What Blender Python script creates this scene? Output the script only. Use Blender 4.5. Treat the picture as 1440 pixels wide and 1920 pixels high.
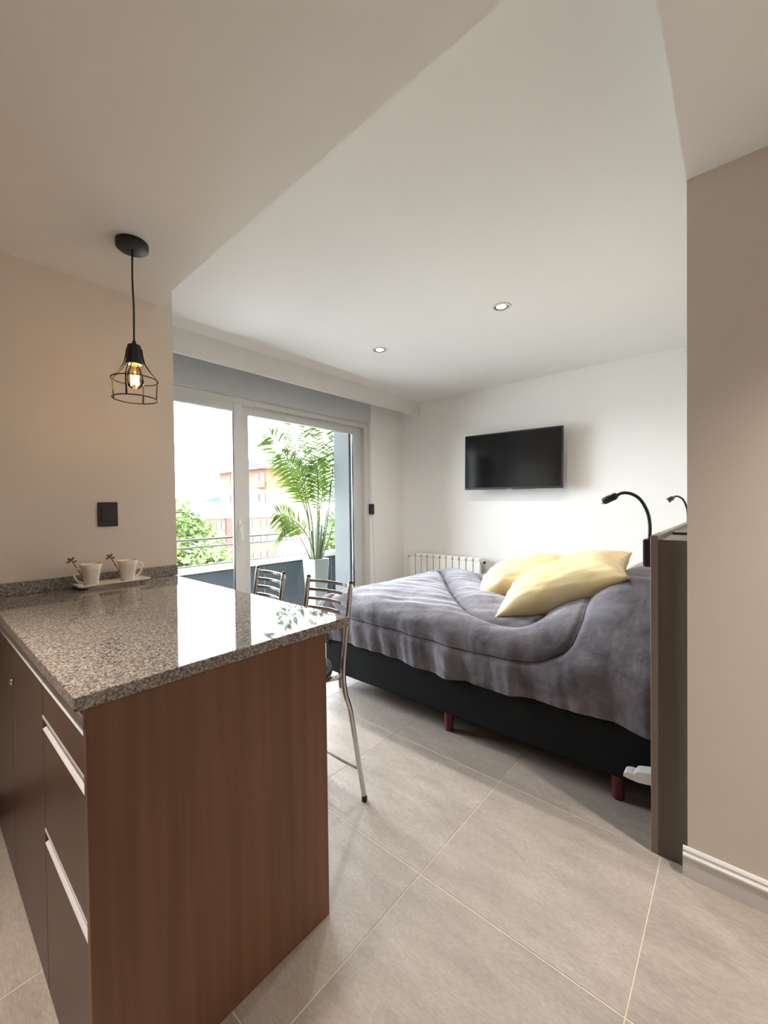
import bpy, bmesh, math, random
import numpy as np
from mathutils import Vector, Matrix, noise as mnoise
random.seed(7)
for o in list(bpy.data.objects):
    bpy.data.objects.remove(o, do_unlink=True)
scene = bpy.context.scene
COL = scene.collection

# ------------------------------------------------------------------ camera
cam_d = bpy.data.cameras.new('camera')
cam_d.sensor_fit = 'VERTICAL'
cam_d.sensor_height = 36.0
cam_d.lens = 36.0 * 773.3 / 1920.0
cam_d.clip_start = 0.02
cam_d.clip_end = 3000
cam = bpy.data.objects.new('camera', cam_d)
COL.objects.link(cam)
right = Vector((0.75711, 0.65318, -0.01182))
up = Vector((-0.00051, 0.01867, 0.99983))
back = Vector((0.65328, -0.75697, 0.01447))
m = Matrix.Identity(4)
for i in range(3):
    m[i][0], m[i][1], m[i][2] = right[i], up[i], back[i]
m[0][3], m[1][3], m[2][3] = 0.0, 0.0, 1.227
cam.matrix_world = m
scene.camera = cam

# ------------------------------------------------------------------ world: even white overcast sky
SKY = 14.5
world = bpy.data.worlds.new('overcast_sky')
scene.world = world
world.use_nodes = True
wn = world.node_tree.nodes
wn['Background'].inputs['Color'].default_value = (0.89, 0.95, 1.0, 1)
wn['Background'].inputs['Strength'].default_value = SKY

# portal: guides the sky's own light through the glazed door, adds none
pl = bpy.data.lights.new('window_portal', 'AREA')
pl.shape = 'RECTANGLE'
pl.size, pl.size_y = 2.45, 2.1
pl.cycles.is_portal = True
po = bpy.data.objects.new('window_portal', pl)
po.location = (-3.47, 2.17, 1.07)
po.rotation_euler = (math.radians(90), 0, math.radians(-90))
COL.objects.link(po)

scene.view_settings.view_transform = 'Standard'
scene.view_settings.look = 'None'
scene.view_settings.gamma = 1.0
scene.view_settings.use_curve_mapping = False
scene.view_settings.exposure = 1.2
scene.cycles.use_denoising = True
scene.cycles.max_bounces = 10
scene.cycles.diffuse_bounces = 6
scene.cycles.sample_clamp_indirect = 6.0
scene.cycles.caustics_reflective = False

KITCHEN_W = 25.0      # unseen kitchen lamps added for their light, in watts
HALL_W = 90.0
BED_W = 34.0
WARM = (1.0, 0.88, 0.765)
WARM_BED = (1.0, 0.93, 0.85)

# ------------------------------------------------------------------ materials
MATS = {}


def mat(name, col, rough=0.5, metal=0.0, var=0.06, scale=6.0, stretch=(1, 1, 1), bump=0.0, bscale=80.0,
        spec=0.5, sheen=0.0, coat=0.0, emis=None, estr=0.0, col2=None, coords='Object', detail=4.0):
    if name in MATS:
        return MATS[name]
    mt = bpy.data.materials.new(name)
    mt.use_nodes = True
    nt = mt.node_tree
    b = nt.nodes['Principled BSDF']
    tc = nt.nodes.new('ShaderNodeTexCoord')
    mp = nt.nodes.new('ShaderNodeMapping')
    mp.inputs['Scale'].default_value = stretch
    nt.links.new(tc.outputs[coords], mp.inputs['Vector'])
    nz = nt.nodes.new('ShaderNodeTexNoise')
    nz.inputs['Scale'].default_value = scale
    nz.inputs['Detail'].default_value = detail
    nt.links.new(mp.outputs['Vector'], nz.inputs['Vector'])
    rp = nt.nodes.new('ShaderNodeValToRGB')
    rp.color_ramp.elements[0].position = 0.3
    rp.color_ramp.elements[1].position = 0.7
    if col2 is None:
        a = [max(0, c * (1 - var)) for c in col]
        c2 = [min(1, c * (1 + var)) for c in col]
    else:
        a, c2 = col, col2
    rp.color_ramp.elements[0].color = (*a, 1)
    rp.color_ramp.elements[1].color = (*c2, 1)
    nt.links.new(nz.outputs['Fac'], rp.inputs['Fac'])
    nt.links.new(rp.outputs['Color'], b.inputs['Base Color'])
    b.inputs['Roughness'].default_value = rough
    b.inputs['Metallic'].default_value = metal
    b.inputs['Specular IOR Level'].default_value = spec
    if sheen:
        b.inputs['Sheen Weight'].default_value = sheen
        b.inputs['Sheen Roughness'].default_value = 0.4
    if coat:
        b.inputs['Coat Weight'].default_value = coat
        b.inputs['Coat Roughness'].default_value = 0.05
    if emis:
        b.inputs['Emission Color'].default_value = (*emis, 1)
        b.inputs['Emission Strength'].default_value = estr
    if bump:
        n2 = nt.nodes.new('ShaderNodeTexNoise')
        n2.inputs['Scale'].default_value = bscale
        n2.inputs['Detail'].default_value = 3
        nt.links.new(mp.outputs['Vector'], n2.inputs['Vector'])
        bp = nt.nodes.new('ShaderNodeBump')
        bp.inputs['Strength'].default_value = bump
        bp.inputs['Distance'].default_value = 0.004
        nt.links.new(n2.outputs['Fac'], bp.inputs['Height'])
        nt.links.new(bp.outputs['Normal'], b.inputs['Normal'])
    MATS[name] = mt
    return mt


def glass_mat(name, tint=(0.96, 0.98, 0.98)):
    mt = bpy.data.materials.new(name)
    mt.use_nodes = True
    nt = mt.node_tree
    nt.nodes.remove(nt.nodes['Principled BSDF'])
    out = nt.nodes['Material Output']
    tr = nt.nodes.new('ShaderNodeBsdfTransparent')
    tr.inputs['Color'].default_value = (*tint, 1)
    gl = nt.nodes.new('ShaderNodeBsdfGlossy')
    gl.inputs['Roughness'].default_value = 0.0
    fr = nt.nodes.new('ShaderNodeFresnel')
    fr.inputs['IOR'].default_value = 1.3
    mx = nt.nodes.new('ShaderNodeMixShader')
    nt.links.new(fr.outputs['Fac'], mx.inputs['Fac'])
    nt.links.new(tr.outputs[0], mx.inputs[1])
    nt.links.new(gl.outputs[0], mx.inputs[2])
    nt.links.new(mx.outputs[0], out.inputs['Surface'])
    return mt


def granite_mat():
    mt = bpy.data.materials.new('granite')
    mt.use_nodes = True
    nt = mt.node_tree
    b = nt.nodes['Principled BSDF']
    tc = nt.nodes.new('ShaderNodeTexCoord')
    v = nt.nodes.new('ShaderNodeTexVoronoi')
    v.inputs['Scale'].default_value = 260
    nt.links.new(tc.outputs['Object'], v.inputs['Vector'])
    n = nt.nodes.new('ShaderNodeTexNoise')
    n.inputs['Scale'].default_value = 130
    n.inputs['Detail'].default_value = 5
    nt.links.new(tc.outputs['Object'], n.inputs['Vector'])
    sep = nt.nodes.new('ShaderNodeSeparateColor')
    nt.links.new(v.outputs['Color'], sep.inputs['Color'])
    ad = nt.nodes.new('ShaderNodeMath')
    ad.operation = 'ADD'
    nt.links.new(sep.outputs[0], ad.inputs[0])
    nt.links.new(n.outputs['Fac'], ad.inputs[1])
    ml = nt.nodes.new('ShaderNodeMath')
    ml.operation = 'MULTIPLY'
    ml.inputs[1].default_value = 0.5
    nt.links.new(ad.outputs[0], ml.inputs[0])
    r = nt.nodes.new('ShaderNodeValToRGB')
    e = r.color_ramp.elements
    e[0].position = 0.2
    e[0].color = (0.05, 0.045, 0.04, 1)
    e[1].position = 0.8
    e[1].color = (0.48, 0.43, 0.38, 1)
    for p, c in ((0.36, (0.13, 0.115, 0.10, 1)), (0.5, (0.23, 0.205, 0.18, 1)), (0.65, (0.31, 0.28, 0.25, 1))):
        x = e.new(p)
        x.color = c
    nt.links.new(ml.outputs[0], r.inputs['Fac'])
    nt.links.new(r.outputs['Color'], b.inputs['Base Color'])
    b.inputs['Roughness'].default_value = 0.035
    b.inputs['Specular IOR Level'].default_value = 0.6
    return mt


def tile_mat():
    mt = bpy.data.materials.new('floor_tile')
    mt.use_nodes = True
    nt = mt.node_tree
    b = nt.nodes['Principled BSDF']
    tc = nt.nodes.new('ShaderNodeTexCoord')
    oi = nt.nodes.new('ShaderNodeObjectInfo')
    va = nt.nodes.new('ShaderNodeVectorMath')
    va.operation = 'MULTIPLY_ADD'
    cv = nt.nodes.new('ShaderNodeCombineXYZ')
    for k in range(3):
        nt.links.new(oi.outputs['Random'], cv.inputs[k])
    va.inputs[1].default_value = (37, 53, 11)
    nt.links.new(cv.outputs[0], va.inputs[0])
    nt.links.new(tc.outputs['Object'], va.inputs[2])
    mp = nt.nodes.new('ShaderNodeMapping')
    mp.inputs['Scale'].default_value = (1.0, 3.2, 1)
    nt.links.new(va.outputs[0], mp.inputs['Vector'])
    n1 = nt.nodes.new('ShaderNodeTexNoise')
    n1.inputs['Scale'].default_value = 3.2
    n1.inputs['Detail'].default_value = 9
    n1.inputs['Roughness'].default_value = 0.68
    nt.links.new(mp.outputs[0], n1.inputs['Vector'])
    r = nt.nodes.new('ShaderNodeValToRGB')
    e = r.color_ramp.elements
    e[0].position = 0.3
    e[0].color = (0.285, 0.243, 0.212, 1)
    e[1].position = 0.72
    e[1].color = (0.415, 0.365, 0.322, 1)
    nt.links.new(n1.outputs['Fac'], r.inputs['Fac'])
    n2 = nt.nodes.new('ShaderNodeTexNoise')
    n2.inputs['Scale'].default_value = 60
    n2.inputs['Detail'].default_value = 4
    nt.links.new(mp.outputs[0], n2.inputs['Vector'])
    mx = nt.nodes.new('ShaderNodeMix')
    mx.data_type = 'RGBA'
    mx.blend_type = 'OVERLAY'
    mx.inputs[0].default_value = 0.28
    nt.links.new(r.outputs['Color'], mx.inputs[6])
    nt.links.new(n2.outputs['Fac'], mx.inputs[7])
    hs = nt.nodes.new('ShaderNodeHueSaturation')
    mr = nt.nodes.new('ShaderNodeMapRange')
    mr.inputs[3].default_value = 0.93
    mr.inputs[4].default_value = 1.06
    nt.links.new(oi.outputs['Random'], mr.inputs[0])
    nt.links.new(mr.outputs[0], hs.inputs['Value'])
    nt.links.new(mx.outputs[2], hs.inputs['Color'])
    nt.links.new(hs.outputs[0], b.inputs['Base Color'])
    b.inputs['Roughness'].default_value = 0.42
    b.inputs['Specular IOR Level'].default_value = 0.45
    bp = nt.nodes.new('ShaderNodeBump')
    bp.inputs['Strength'].default_value = 0.12
    bp.inputs['Distance'].default_value = 0.002
    nt.links.new(n2.outputs['Fac'], bp.inputs['Height'])
    nt.links.new(bp.outputs[0], b.inputs['Normal'])
    return mt


def plush_mat():
    mt = bpy.data.materials.new('grey_plush')
    mt.use_nodes = True
    nt = mt.node_tree
    b = nt.nodes['Principled BSDF']
    tc = nt.nodes.new('ShaderNodeTexCoord')
    n = nt.nodes.new('ShaderNodeTexNoise')
    n.inputs['Scale'].default_value = 5.0
    n.inputs['Detail'].default_value = 8
    n.inputs['Roughness'].default_value = 0.65
    n.inputs['Distortion'].default_value = 0.6
    nt.links.new(tc.outputs['Object'], n.inputs['Vector'])
    r = nt.nodes.new('ShaderNodeValToRGB')
    e = r.color_ramp.elements
    e[0].position = 0.36
    e[0].color = (0.09, 0.086, 0.10, 1)
    e[1].position = 0.68
    e[1].color = (0.215, 0.203, 0.23, 1)
    nt.links.new(n.outputs['Fac'], r.inputs['Fac'])
    nt.links.new(r.outputs[0], b.inputs['Base Color'])
    b.inputs['Roughness'].default_value = 0.85
    b.inputs['Specular IOR Level'].default_value = 0.1
    b.inputs['Sheen Weight'].default_value = 0.55
    b.inputs['Sheen Roughness'].default_value = 0.35
    b.inputs['Sheen Tint'].default_value = (0.85, 0.83, 0.95, 1)
    n2 = nt.nodes.new('ShaderNodeTexNoise')
    n2.inputs['Scale'].default_value = 38
    n2.inputs['Detail'].default_value = 5
    nt.links.new(tc.outputs['Object'], n2.inputs['Vector'])
    bp = nt.nodes.new('ShaderNodeBump')
    bp.inputs['Strength'].default_value = 0.35
    bp.inputs['Distance'].default_value = 0.01
    nt.links.new(n2.outputs['Fac'], bp.inputs['Height'])
    nt.links.new(bp.outputs[0], b.inputs['Normal'])
    return mt


def leaf_mat(name, c1, c2, trans=0.35):
    mt = mat(name, c1, rough=0.5, col2=c2, scale=9, spec=0.3)
    nt = mt.node_tree
    b = nt.nodes['Principled BSDF']
    tl = nt.nodes.new('ShaderNodeBsdfTranslucent')
    tl.inputs['Color'].default_value = (*c2, 1)
    mx = nt.nodes.new('ShaderNodeMixShader')
    mx.inputs[0].default_value = trans
    nt.links.new(b.outputs[0], mx.inputs[1])
    nt.links.new(tl.outputs[0], mx.inputs[2])
    nt.links.new(mx.outputs[0], nt.nodes['Material Output'].inputs['Surface'])
    return mt


WALL2 = mat('warm_lit_wall_paint', (0.72, 0.66, 0.60), rough=0.75, var=0.012, scale=1.3, bump=0.03, bscale=220, spec=0.25)  # warm lamplight on kitchen and hall walls put into the paint colour
WALL = mat('wall_paint', (0.80, 0.785, 0.765), rough=0.75, var=0.012, scale=1.3, bump=0.03, bscale=220, spec=0.25)
CEIL = mat('ceiling_paint', (0.80, 0.79, 0.77), rough=0.85, var=0.01, scale=1.1, spec=0.2)
WHITE = mat('white_lacquer', (0.70, 0.69, 0.67), rough=0.35, var=0.01)
PVC = mat('white_pvc', (0.56, 0.555, 0.535), rough=0.32, var=0.012)
SHUT = mat('shutter_grey', (0.50, 0.52, 0.53), rough=0.5, var=0.02)
GRAN = granite_mat()
TILE = tile_mat()
GROUT = mat('grout', (0.62, 0.56, 0.47), rough=0.9, var=0.06, scale=30)
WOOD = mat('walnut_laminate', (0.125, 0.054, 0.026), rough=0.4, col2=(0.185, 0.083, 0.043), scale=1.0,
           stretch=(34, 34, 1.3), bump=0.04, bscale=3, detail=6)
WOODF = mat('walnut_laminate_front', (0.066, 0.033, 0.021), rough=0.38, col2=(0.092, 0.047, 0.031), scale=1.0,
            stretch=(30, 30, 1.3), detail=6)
DARKW = mat('dark_plinth_wood', (0.05, 0.022, 0.012), rough=0.5, var=0.15, stretch=(20, 20, 1.5), scale=1)
ALU = mat('brushed_aluminium', (0.86, 0.87, 0.9), rough=0.28, metal=1.0, var=0.03, stretch=(1, 60, 60), scale=3)
MATS['brushed_aluminium'].node_tree.nodes['Principled BSDF'].inputs['Metallic'].default_value = 0.55
CHROME = mat('chrome', (0.62, 0.60, 0.58), rough=0.16, metal=1.0, var=0.02)
BLACK = mat('black_metal', (0.012, 0.012, 0.013), rough=0.45, var=0.1)
BLKPL = mat('black_plastic', (0.014, 0.014, 0.016), rough=0.35, var=0.1)
BLKFAB = mat('black_fabric', (0.006, 0.0065, 0.007), rough=0.85, var=0.1, bump=0.15, bscale=400, spec=0.2)
LEATHER = mat('black_vinyl', (0.02, 0.02, 0.022), rough=0.4, var=0.1, bump=0.05, bscale=150)
REDLEG = mat('red_lacquered_wood', (0.10, 0.008, 0.016), rough=0.35, var=0.12)
PLUSH = plush_mat()
SEAM = mat('duvet_seam', (0.045, 0.038, 0.045), rough=0.9, var=0.1)
MATT = mat('mattress_ticking', (0.6, 0.58, 0.55), rough=0.9)
PILL = mat('cream_satin', (0.60, 0.46, 0.22), rough=0.5, col2=(0.68, 0.56, 0.34), scale=5, sheen=0.3, bump=0.06, bscale=60)
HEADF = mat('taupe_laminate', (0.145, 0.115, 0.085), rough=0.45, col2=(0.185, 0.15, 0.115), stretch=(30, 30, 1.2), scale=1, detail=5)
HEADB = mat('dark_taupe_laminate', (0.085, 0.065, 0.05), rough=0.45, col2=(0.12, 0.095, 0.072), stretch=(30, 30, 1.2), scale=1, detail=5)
SCREEN = mat('tv_screen', (0.004, 0.004, 0.005), rough=0.12, var=0.05, spec=0.5)
RADW = mat('radiator_enamel', (0.8, 0.8, 0.76), rough=0.3, var=0.01)
CERAM = mat('cream_porcelain', (0.82, 0.77, 0.68), rough=0.2, var=0.01, coat=0.4)
GOLD = mat('bronze_spoon', (0.20, 0.13, 0.09), rough=0.3, metal=0.9, var=0.05)
GLASS = glass_mat('clear_glass')
BULBG = glass_mat('amber_bulb_glass', (1.0, 0.86, 0.66))
FILAM = mat('glowing_filament', (1, 0.7, 0.3), emis=(1.0, 0.62, 0.22), estr=55.0)
LAMPE = mat('lit_lamp_lens', (1, 0.9, 0.75), emis=(1.0, 0.80, 0.50), estr=3.2)
LEDE = mat('lit_reading_lens', (1, 0.85, 0.6), emis=(1.0, 0.72, 0.38), estr=40.0)
SOCKW = mat('socket_ceramic', (0.8, 0.72, 0.6), rough=0.4)
PARA = mat('dark_balcony_panel', (0.032, 0.042, 0.053), rough=0.35, var=0.1)
CONC = mat('pale_concrete', (0.62, 0.63, 0.62), rough=0.85, var=0.05, scale=3)
PLAST = mat('grey_exterior_plaster', (0.09, 0.099, 0.102), rough=0.85, var=0.06, scale=5)
POTM = mat('white_planter', (0.24, 0.26, 0.25), rough=0.4, var=0.02)
RAILM = mat('dark_rail_metal', (0.03, 0.033, 0.037), rough=0.4, var=0.1)
SOIL = mat('potting_soil', (0.05, 0.035, 0.025), rough=0.95, var=0.3, scale=60)
PALM = leaf_mat('palm_leaf', (0.032, 0.062, 0.007), (0.07, 0.115, 0.014), 0.3)
STEM = mat('palm_stem', (0.05, 0.075, 0.025), rough=0.5, col2=(0.08, 0.10, 0.045), stretch=(1, 1, 12), scale=4)
TREE1 = leaf_mat('tree_leaf_bright', (0.030, 0.052, 0.008), (0.06, 0.088, 0.016), 0.3)
TREE2 = leaf_mat('tree_leaf_dark', (0.009, 0.02, 0.0075), (0.02, 0.037, 0.015), 0.25)
BARK = mat('bark', (0.12, 0.09, 0.07), rough=0.9, var=0.2, stretch=(10, 10, 2))
GROUND = mat('pale_street', (0.46, 0.46, 0.45), rough=0.9, var=0.1, scale=0.3)
HILLM = mat('hazy_hill', (0.013, 0.035, 0.038), rough=1.0, col2=(0.019, 0.041, 0.043), scale=0.01)
ORAN = mat('ochre_render', (0.075, 0.031, 0.012), rough=0.85, col2=(0.085, 0.036, 0.015), scale=0.3)
CREAMB = mat('cream_render', (0.085, 0.063, 0.032), rough=0.85, var=0.04, scale=0.3)
BRICK = mat('red_brick_render', (0.048, 0.014, 0.009), rough=0.85, var=0.06, scale=0.4)
SALM = mat('salmon_render', (0.062, 0.032, 0.021), rough=0.85, var=0.05, scale=0.4)
ROOFG = mat('slate_roof', (0.013, 0.016, 0.022), rough=0.8, var=0.1, scale=0.6)
ROOFR = mat('red_roof_edge', (0.05, 0.014, 0.007), rough=0.8, var=0.08, scale=0.6)
WHB = mat('white_render', (0.45, 0.45, 0.43), rough=0.85, var=0.02, scale=0.3)
WIND = mat('far_window_glass', (0.02, 0.022, 0.027), rough=0.2, var=0.15)

# ------------------------------------------------------------------ geometry helpers
ORG = {}


def tagit(o, label=None, cat=None, group=None, kind=None):
    if label:
        o['label'] = label
    if cat:
        o['category'] = cat
    if group:
        o['group'] = group
    if kind:
        o['kind'] = kind
    return o


def thing(name, loc, label, cat, group=None, kind=None):
    o = bpy.data.objects.new(name, None)
    o.empty_display_size = 0.05
    o.location = loc
    COL.objects.link(o)
    ORG[o] = Vector(loc)
    return tagit(o, label, cat, group, kind)


def link(name, bm, material, parent=None, smooth=False, org=None):
    """link a bmesh (in world coordinates) as one mesh object; origin at the base centre"""
    bmesh.ops.recalc_face_normals(bm, faces=bm.faces)
    if org is None:
        if parent is not None and bm.verts and not isinstance(org, Vector):
            org = ORG[parent]
        else:
            xs = [v.co for v in bm.verts]
            mn = Vector((min(c[i] for c in xs) for i in range(3)))
            mx = Vector((max(c[i] for c in xs) for i in range(3)))
            org = Vector(((mn.x + mx.x) / 2, (mn.y + mx.y) / 2, mn.z))
    org = Vector(org)
    bmesh.ops.translate(bm, verts=bm.verts, vec=-org)
    me = bpy.data.meshes.new(name)
    bm.to_mesh(me)
    bm.free()
    if smooth:
        me.polygons.foreach_set('use_smooth', [True] * len(me.polygons))
    if material:
        me.materials.append(material)
    o = bpy.data.objects.new(name, me)
    COL.objects.link(o)
    if parent is not None:
        o.parent = parent
        o.location = org - ORG[parent]
    else:
        o.location = org
    ORG[o] = org
    return o


def abox(bm, x0, x1, y0, y1, z0, z1, bev=0.0, seg=2):
    r = bmesh.ops.create_cube(bm, size=1.0)
    vs = r['verts']
    for v in vs:
        v.co = Vector(((x0 + x1) / 2 + v.co.x * (x1 - x0), (y0 + y1) / 2 + v.co.y * (y1 - y0), (z0 + z1) / 2 + v.co.z * (z1 - z0)))
    if bev:
        es = list({e for v in vs for e in v.link_edges})
        bmesh.ops.bevel(bm, geom=es, offset=bev, segments=seg, affect='EDGES', profile=0.5)


def box(name, x0, x1, y0, y1, z0, z1, material, parent=None, bev=0.0, seg=2):
    bm = bmesh.new()
    abox(bm, x0, x1, y0, y1, z0, z1, bev, seg)
    return link(name, bm, material, parent)


def atube(bm, pts, r, seg=10, closed=False):
    pts = [Vector(p) for p in pts]
    n = len(pts)
    rad = r if isinstance(r, (list, tuple)) else [r] * n
    rings = []
    prev = None
    for i, p in enumerate(pts):
        if closed:
            t = pts[(i + 1) % n] - pts[i - 1]
        else:
            t = pts[min(i + 1, n - 1)] - pts[max(i - 1, 0)]
        t.normalize()
        if prev is None:
            a = Vector((0, 0, 1)) if abs(t.z) < 0.9 else Vector((1, 0, 0))
            nx = t.cross(a).normalized()
        else:
            nx = (prev - t * prev.dot(t)).normalized()
        prev = nx
        ny = t.cross(nx)
        rings.append([bm.verts.new(p + (nx * math.cos(2 * math.pi * k / seg) + ny * math.sin(2 * math.pi * k / seg)) * rad[i]) for k in range(seg)])
    m_ = n if closed else n - 1
    for i in range(m_):
        A, B = rings[i], rings[(i + 1) % n]
        for k in range(seg):
            bm.faces.new((A[k], A[(k + 1) % seg], B[(k + 1) % seg], B[k]))
    if not closed:
        bm.faces.new(rings[0])
        bm.faces.new(rings[-1])


def tube(name, pts, r, material, parent=None, seg=10, closed=False):
    bm = bmesh.new()
    atube(bm, pts, r, seg, closed)
    return link(name, bm, material, parent, True)


def spline(pts, n=8):
    """Catmull-Rom through the points"""
    P = [Vector(p) for p in pts]
    P = [P[0] * 2 - P[1]] + P + [P[-1] * 2 - P[-2]]
    out = []
    for i in range(1, len(P) - 2):
        for k in range(n):
            t = k / n
            a, b, c, d = P[i - 1], P[i], P[i + 1], P[i + 2]
            out.append(0.5 * ((2 * b) + (c - a) * t + (2 * a - 5 * b + 4 * c - d) * t * t + (-a + 3 * b - 3 * c + d) * t ** 3))
    out.append(P[-2])
    return out


def alathe(bm, prof, cx, cy, seg=24, capb=True, capt=True):
    rings = []
    for r, z in prof:
        rings.append([bm.verts.new((cx + r * math.cos(2 * math.pi * k / seg), cy + r * math.sin(2 * math.pi * k / seg), z)) for k in range(seg)])
    for A, B in zip(rings, rings[1:]):
        for k in range(seg):
            bm.faces.new((A[k], A[(k + 1) % seg], B[(k + 1) % seg], B[k]))
    if capb:
        bm.faces.new(rings[0])
    if capt:
        bm.faces.new(rings[-1])


def lathe(name, prof, cx, cy, material, parent=None, seg=24, capb=True, capt=True, smooth=True):
    bm = bmesh.new()
    alathe(bm, prof, cx, cy, seg, capb, capt)
    o = link(name, bm, material, parent, smooth)
    return o


def apoly(bm, pts, d):
    """prism: polygon points extruded by vector d"""
    a = [bm.verts.new(p) for p in pts]
    b = [bm.verts.new(Vector(p) + Vector(d)) for p in pts]
    bm.faces.new(a)
    bm.faces.new(list(reversed(b)))
    n = len(a)
    for i in range(n):
        bm.faces.new((a[i], a[(i + 1) % n], b[(i + 1) % n], b[i]))


def prism(name, pts, d, material, parent=None):
    bm = bmesh.new()
    apoly(bm, pts, d)
    return link(name, bm, material, parent)


def grid_obj(name, P, material, parent=None, smooth=True):
    """P: array (n, m, 3) -> mesh"""
    n, m_, _ = P.shape
    bm = bmesh.new()
    vs = [[bm.verts.new(P[i, j]) for j in range(m_)] for i in range(n)]
    for i in range(n - 1):
        for j in range(m_ - 1):
            bm.faces.new((vs[i][j], vs[i + 1][j], vs[i + 1][j + 1], vs[i][j + 1]))
    return link(name, bm, material, parent, smooth)


def structure(o):
    o['kind'] = 'structure'
    return o


def copy_tree(o, parent=None):
    c = o.copy()
    COL.objects.link(c)
    c.parent = parent
    for ch in list(o.children):
        copy_tree(ch, c)
    return c


def bake_bevel(o, w, seg=2):
    md = o.modifiers.new('bevel', 'BEVEL')
    md.width = w
    md.segments = seg
    md.limit_method = 'ANGLE'


# ------------------------------------------------------------------ room shell
HC, HS = 2.45, 2.265            # bedroom ceiling, lowered ceiling
XL, XW, YT, YR, XR = -2.245, -3.148, 4.01, 1.662, -0.13
YE = 0.927                      # end of the left wall
K0, K1 = -2.4, 2.2              # kitchen behind the viewer

floor = box('floor', -3.6, 2.4, K0 - 0.2, YT + 0.2, -0.2, -0.0012, GROUT)
structure(floor)
tx0, ty0, ts = -0.207, 1.098, 0.6
bm = bmesh.new()
abox(bm, 0, ts - 0.0035, 0, ts - 0.0035, -0.012, 0.0, 0.0006, 1)
tile_first = None
for i in range(-6, 5):
    for j in range(-7, 6):
        x, y = tx0 + i * ts, ty0 + j * ts
        if x + ts < XW or x > K1 or y + ts < K0 or y > YT:
            continue
        if x + ts < XL - 0.1 and y + ts < YE - 0.1:
            continue
        if x > XR + 0.1 and y > YR + 0.1:
            continue
        if tile_first is None:
            tile_first = link('tile', bm, TILE, floor, org=(0, 0, 0))
            t = tile_first
        else:
            t = tile_first.copy()
            COL.objects.link(t)
            t.parent = floor
        t.location = Vector((x + 0.00175, y + 0.00175, 0)) - ORG[floor]

structure(box('ceiling', XW - 0.4, 0.1, 0.3, YT + 0.3, HC, HC + 0.15, CEIL))
# lowered ceiling over kitchen and hall, its free edge slightly out of square
low = prism('ceiling_lowered', [(XL, K0, HS), (K1, K0, HS), (K1, YR, HS), (XR, YR, HS), (XR, 0.82, HS), (XL, 0.851, HS)], (0, 0, 0.183), CEIL)
structure(low)
structure(box('wall_left', XL - 0.35, XL, K0, YE, 0, HC, WALL2))
structure(box('wall_rear', XL - 0.35, K1 + 0.15, K0 - 0.15, K0, 0, HC, WALL2))
structure(box('wall_kitchen', K1, K1 + 0.15, K0, YR + 0.3, 0, HC, WALL2))
structure(box('wall_right', XR, K1, YR, YT, 0, HC, WALL2))
structure(box('wall_back', XW - 0.35, K1, YT, YT + 0.2, 0, HC, WALL))
# window wall round the glazed door
WY0, WY1, WZ = 0.95, 3.40, 2.145
bm = bmesh.new()
abox(bm, XW - 0.30, XW, YE - 0.3, WY0, 0, HC)
abox(bm, XW - 0.30, XW, WY1, YT, 0, HC)
abox(bm, XW - 0.30, XW, WY0, WY1, WZ, HC)
structure(link('wall_window', bm, WALL))
structure(box('wall_recess', XW, XL - 0.35, YE - 0.3, YE, 0, HC, WALL))
# grey exterior plaster on the reveal and outer face
ext = box('wall_outside', XW - 0.36, XW - 0.12, WY1 - 0.2, WY1 + 1.6, -0.1, 2.6, PLAST)
structure(ext)
structure(box('trim_1', XW - 0.36, XW - 0.12, WY0, WY1 - 0.2, 2.14, 2.6, WHITE))
# pelmet under the ceiling
bm = bmesh.new()
abox(bm, -2.892, -2.872, YE, YT, 2.285, HC)
abox(bm, -2.895, -2.868, YE, YT, 2.278, 2.288, 0.003)
pel = link('trim_2', bm, WHITE)
structure(pel)
# roller shutter housing above the door
bm = bmesh.new()
abox(bm, XW, XW + 0.03, WY0 - 0.02, 3.405, WZ + 0.004, HC, 0.004)
sh = link('trim_3', bm, SHUT)
structure(sh)


# skirting
def skirting(name, pts, d):
    return structure(prism(name, pts, d, WHITE))


def skirt_profile_y(x, y, s):
    """profile in Y/Z standing off the wall face at y towards -Y"""
    return [(x, y, 0), (x, y - 0.014 * s, 0), (x, y - 0.014 * s, 0.062), (x, y - 0.017 * s, 0.066), (x, y - 0.017 * s, 0.072),
            (x, y - 0.010 * s, 0.078), (x, y - 0.010 * s, 0.086), (x, y - 0.005 * s, 0.092), (x, y, 0.094)]


skirting('baseboard_right', skirt_profile_y(XR - 0.012, YR, 1), (K1 - XR + 0.012, 0, 0))
skirting('baseboard_back', skirt_profile_y(XW, YT, 1), (XR - XW, 0, 0))
bm = bmesh.new()
abox(bm, XL, XL + 0.018, K0, 0.2, 0, 0.09, 0.003)
structure(link('baseboard_left', bm, DARKW))

# ------------------------------------------------------------------ glazed balcony door
door = thing('door_1', (XW - 0.05, 2.17, 0), 'white PVC sliding glass door to the balcony', None, kind='structure')
FX0, FX1 = XW - 0.11, XW - 0.005
bm = bmesh.new()
abox(bm, FX0, FX1, WY1 - 0.065, WY1 - 0.002, 0.001, WZ - 0.002, 0.004)
abox(bm, FX0, FX1, WY0 + 0.002, WY0 + 0.06, 0.001, WZ - 0.002, 0.004)
abox(bm, FX0, FX1, WY0 + 0.06, WY1 - 0.065, WZ - 0.05, WZ - 0.002, 0.004)
abox(bm, FX0, FX1, WY0 + 0.06, WY1 - 0.065, 0.001, 0.045, 0.004)
link('door_frame', bm, PVC, door)


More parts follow.
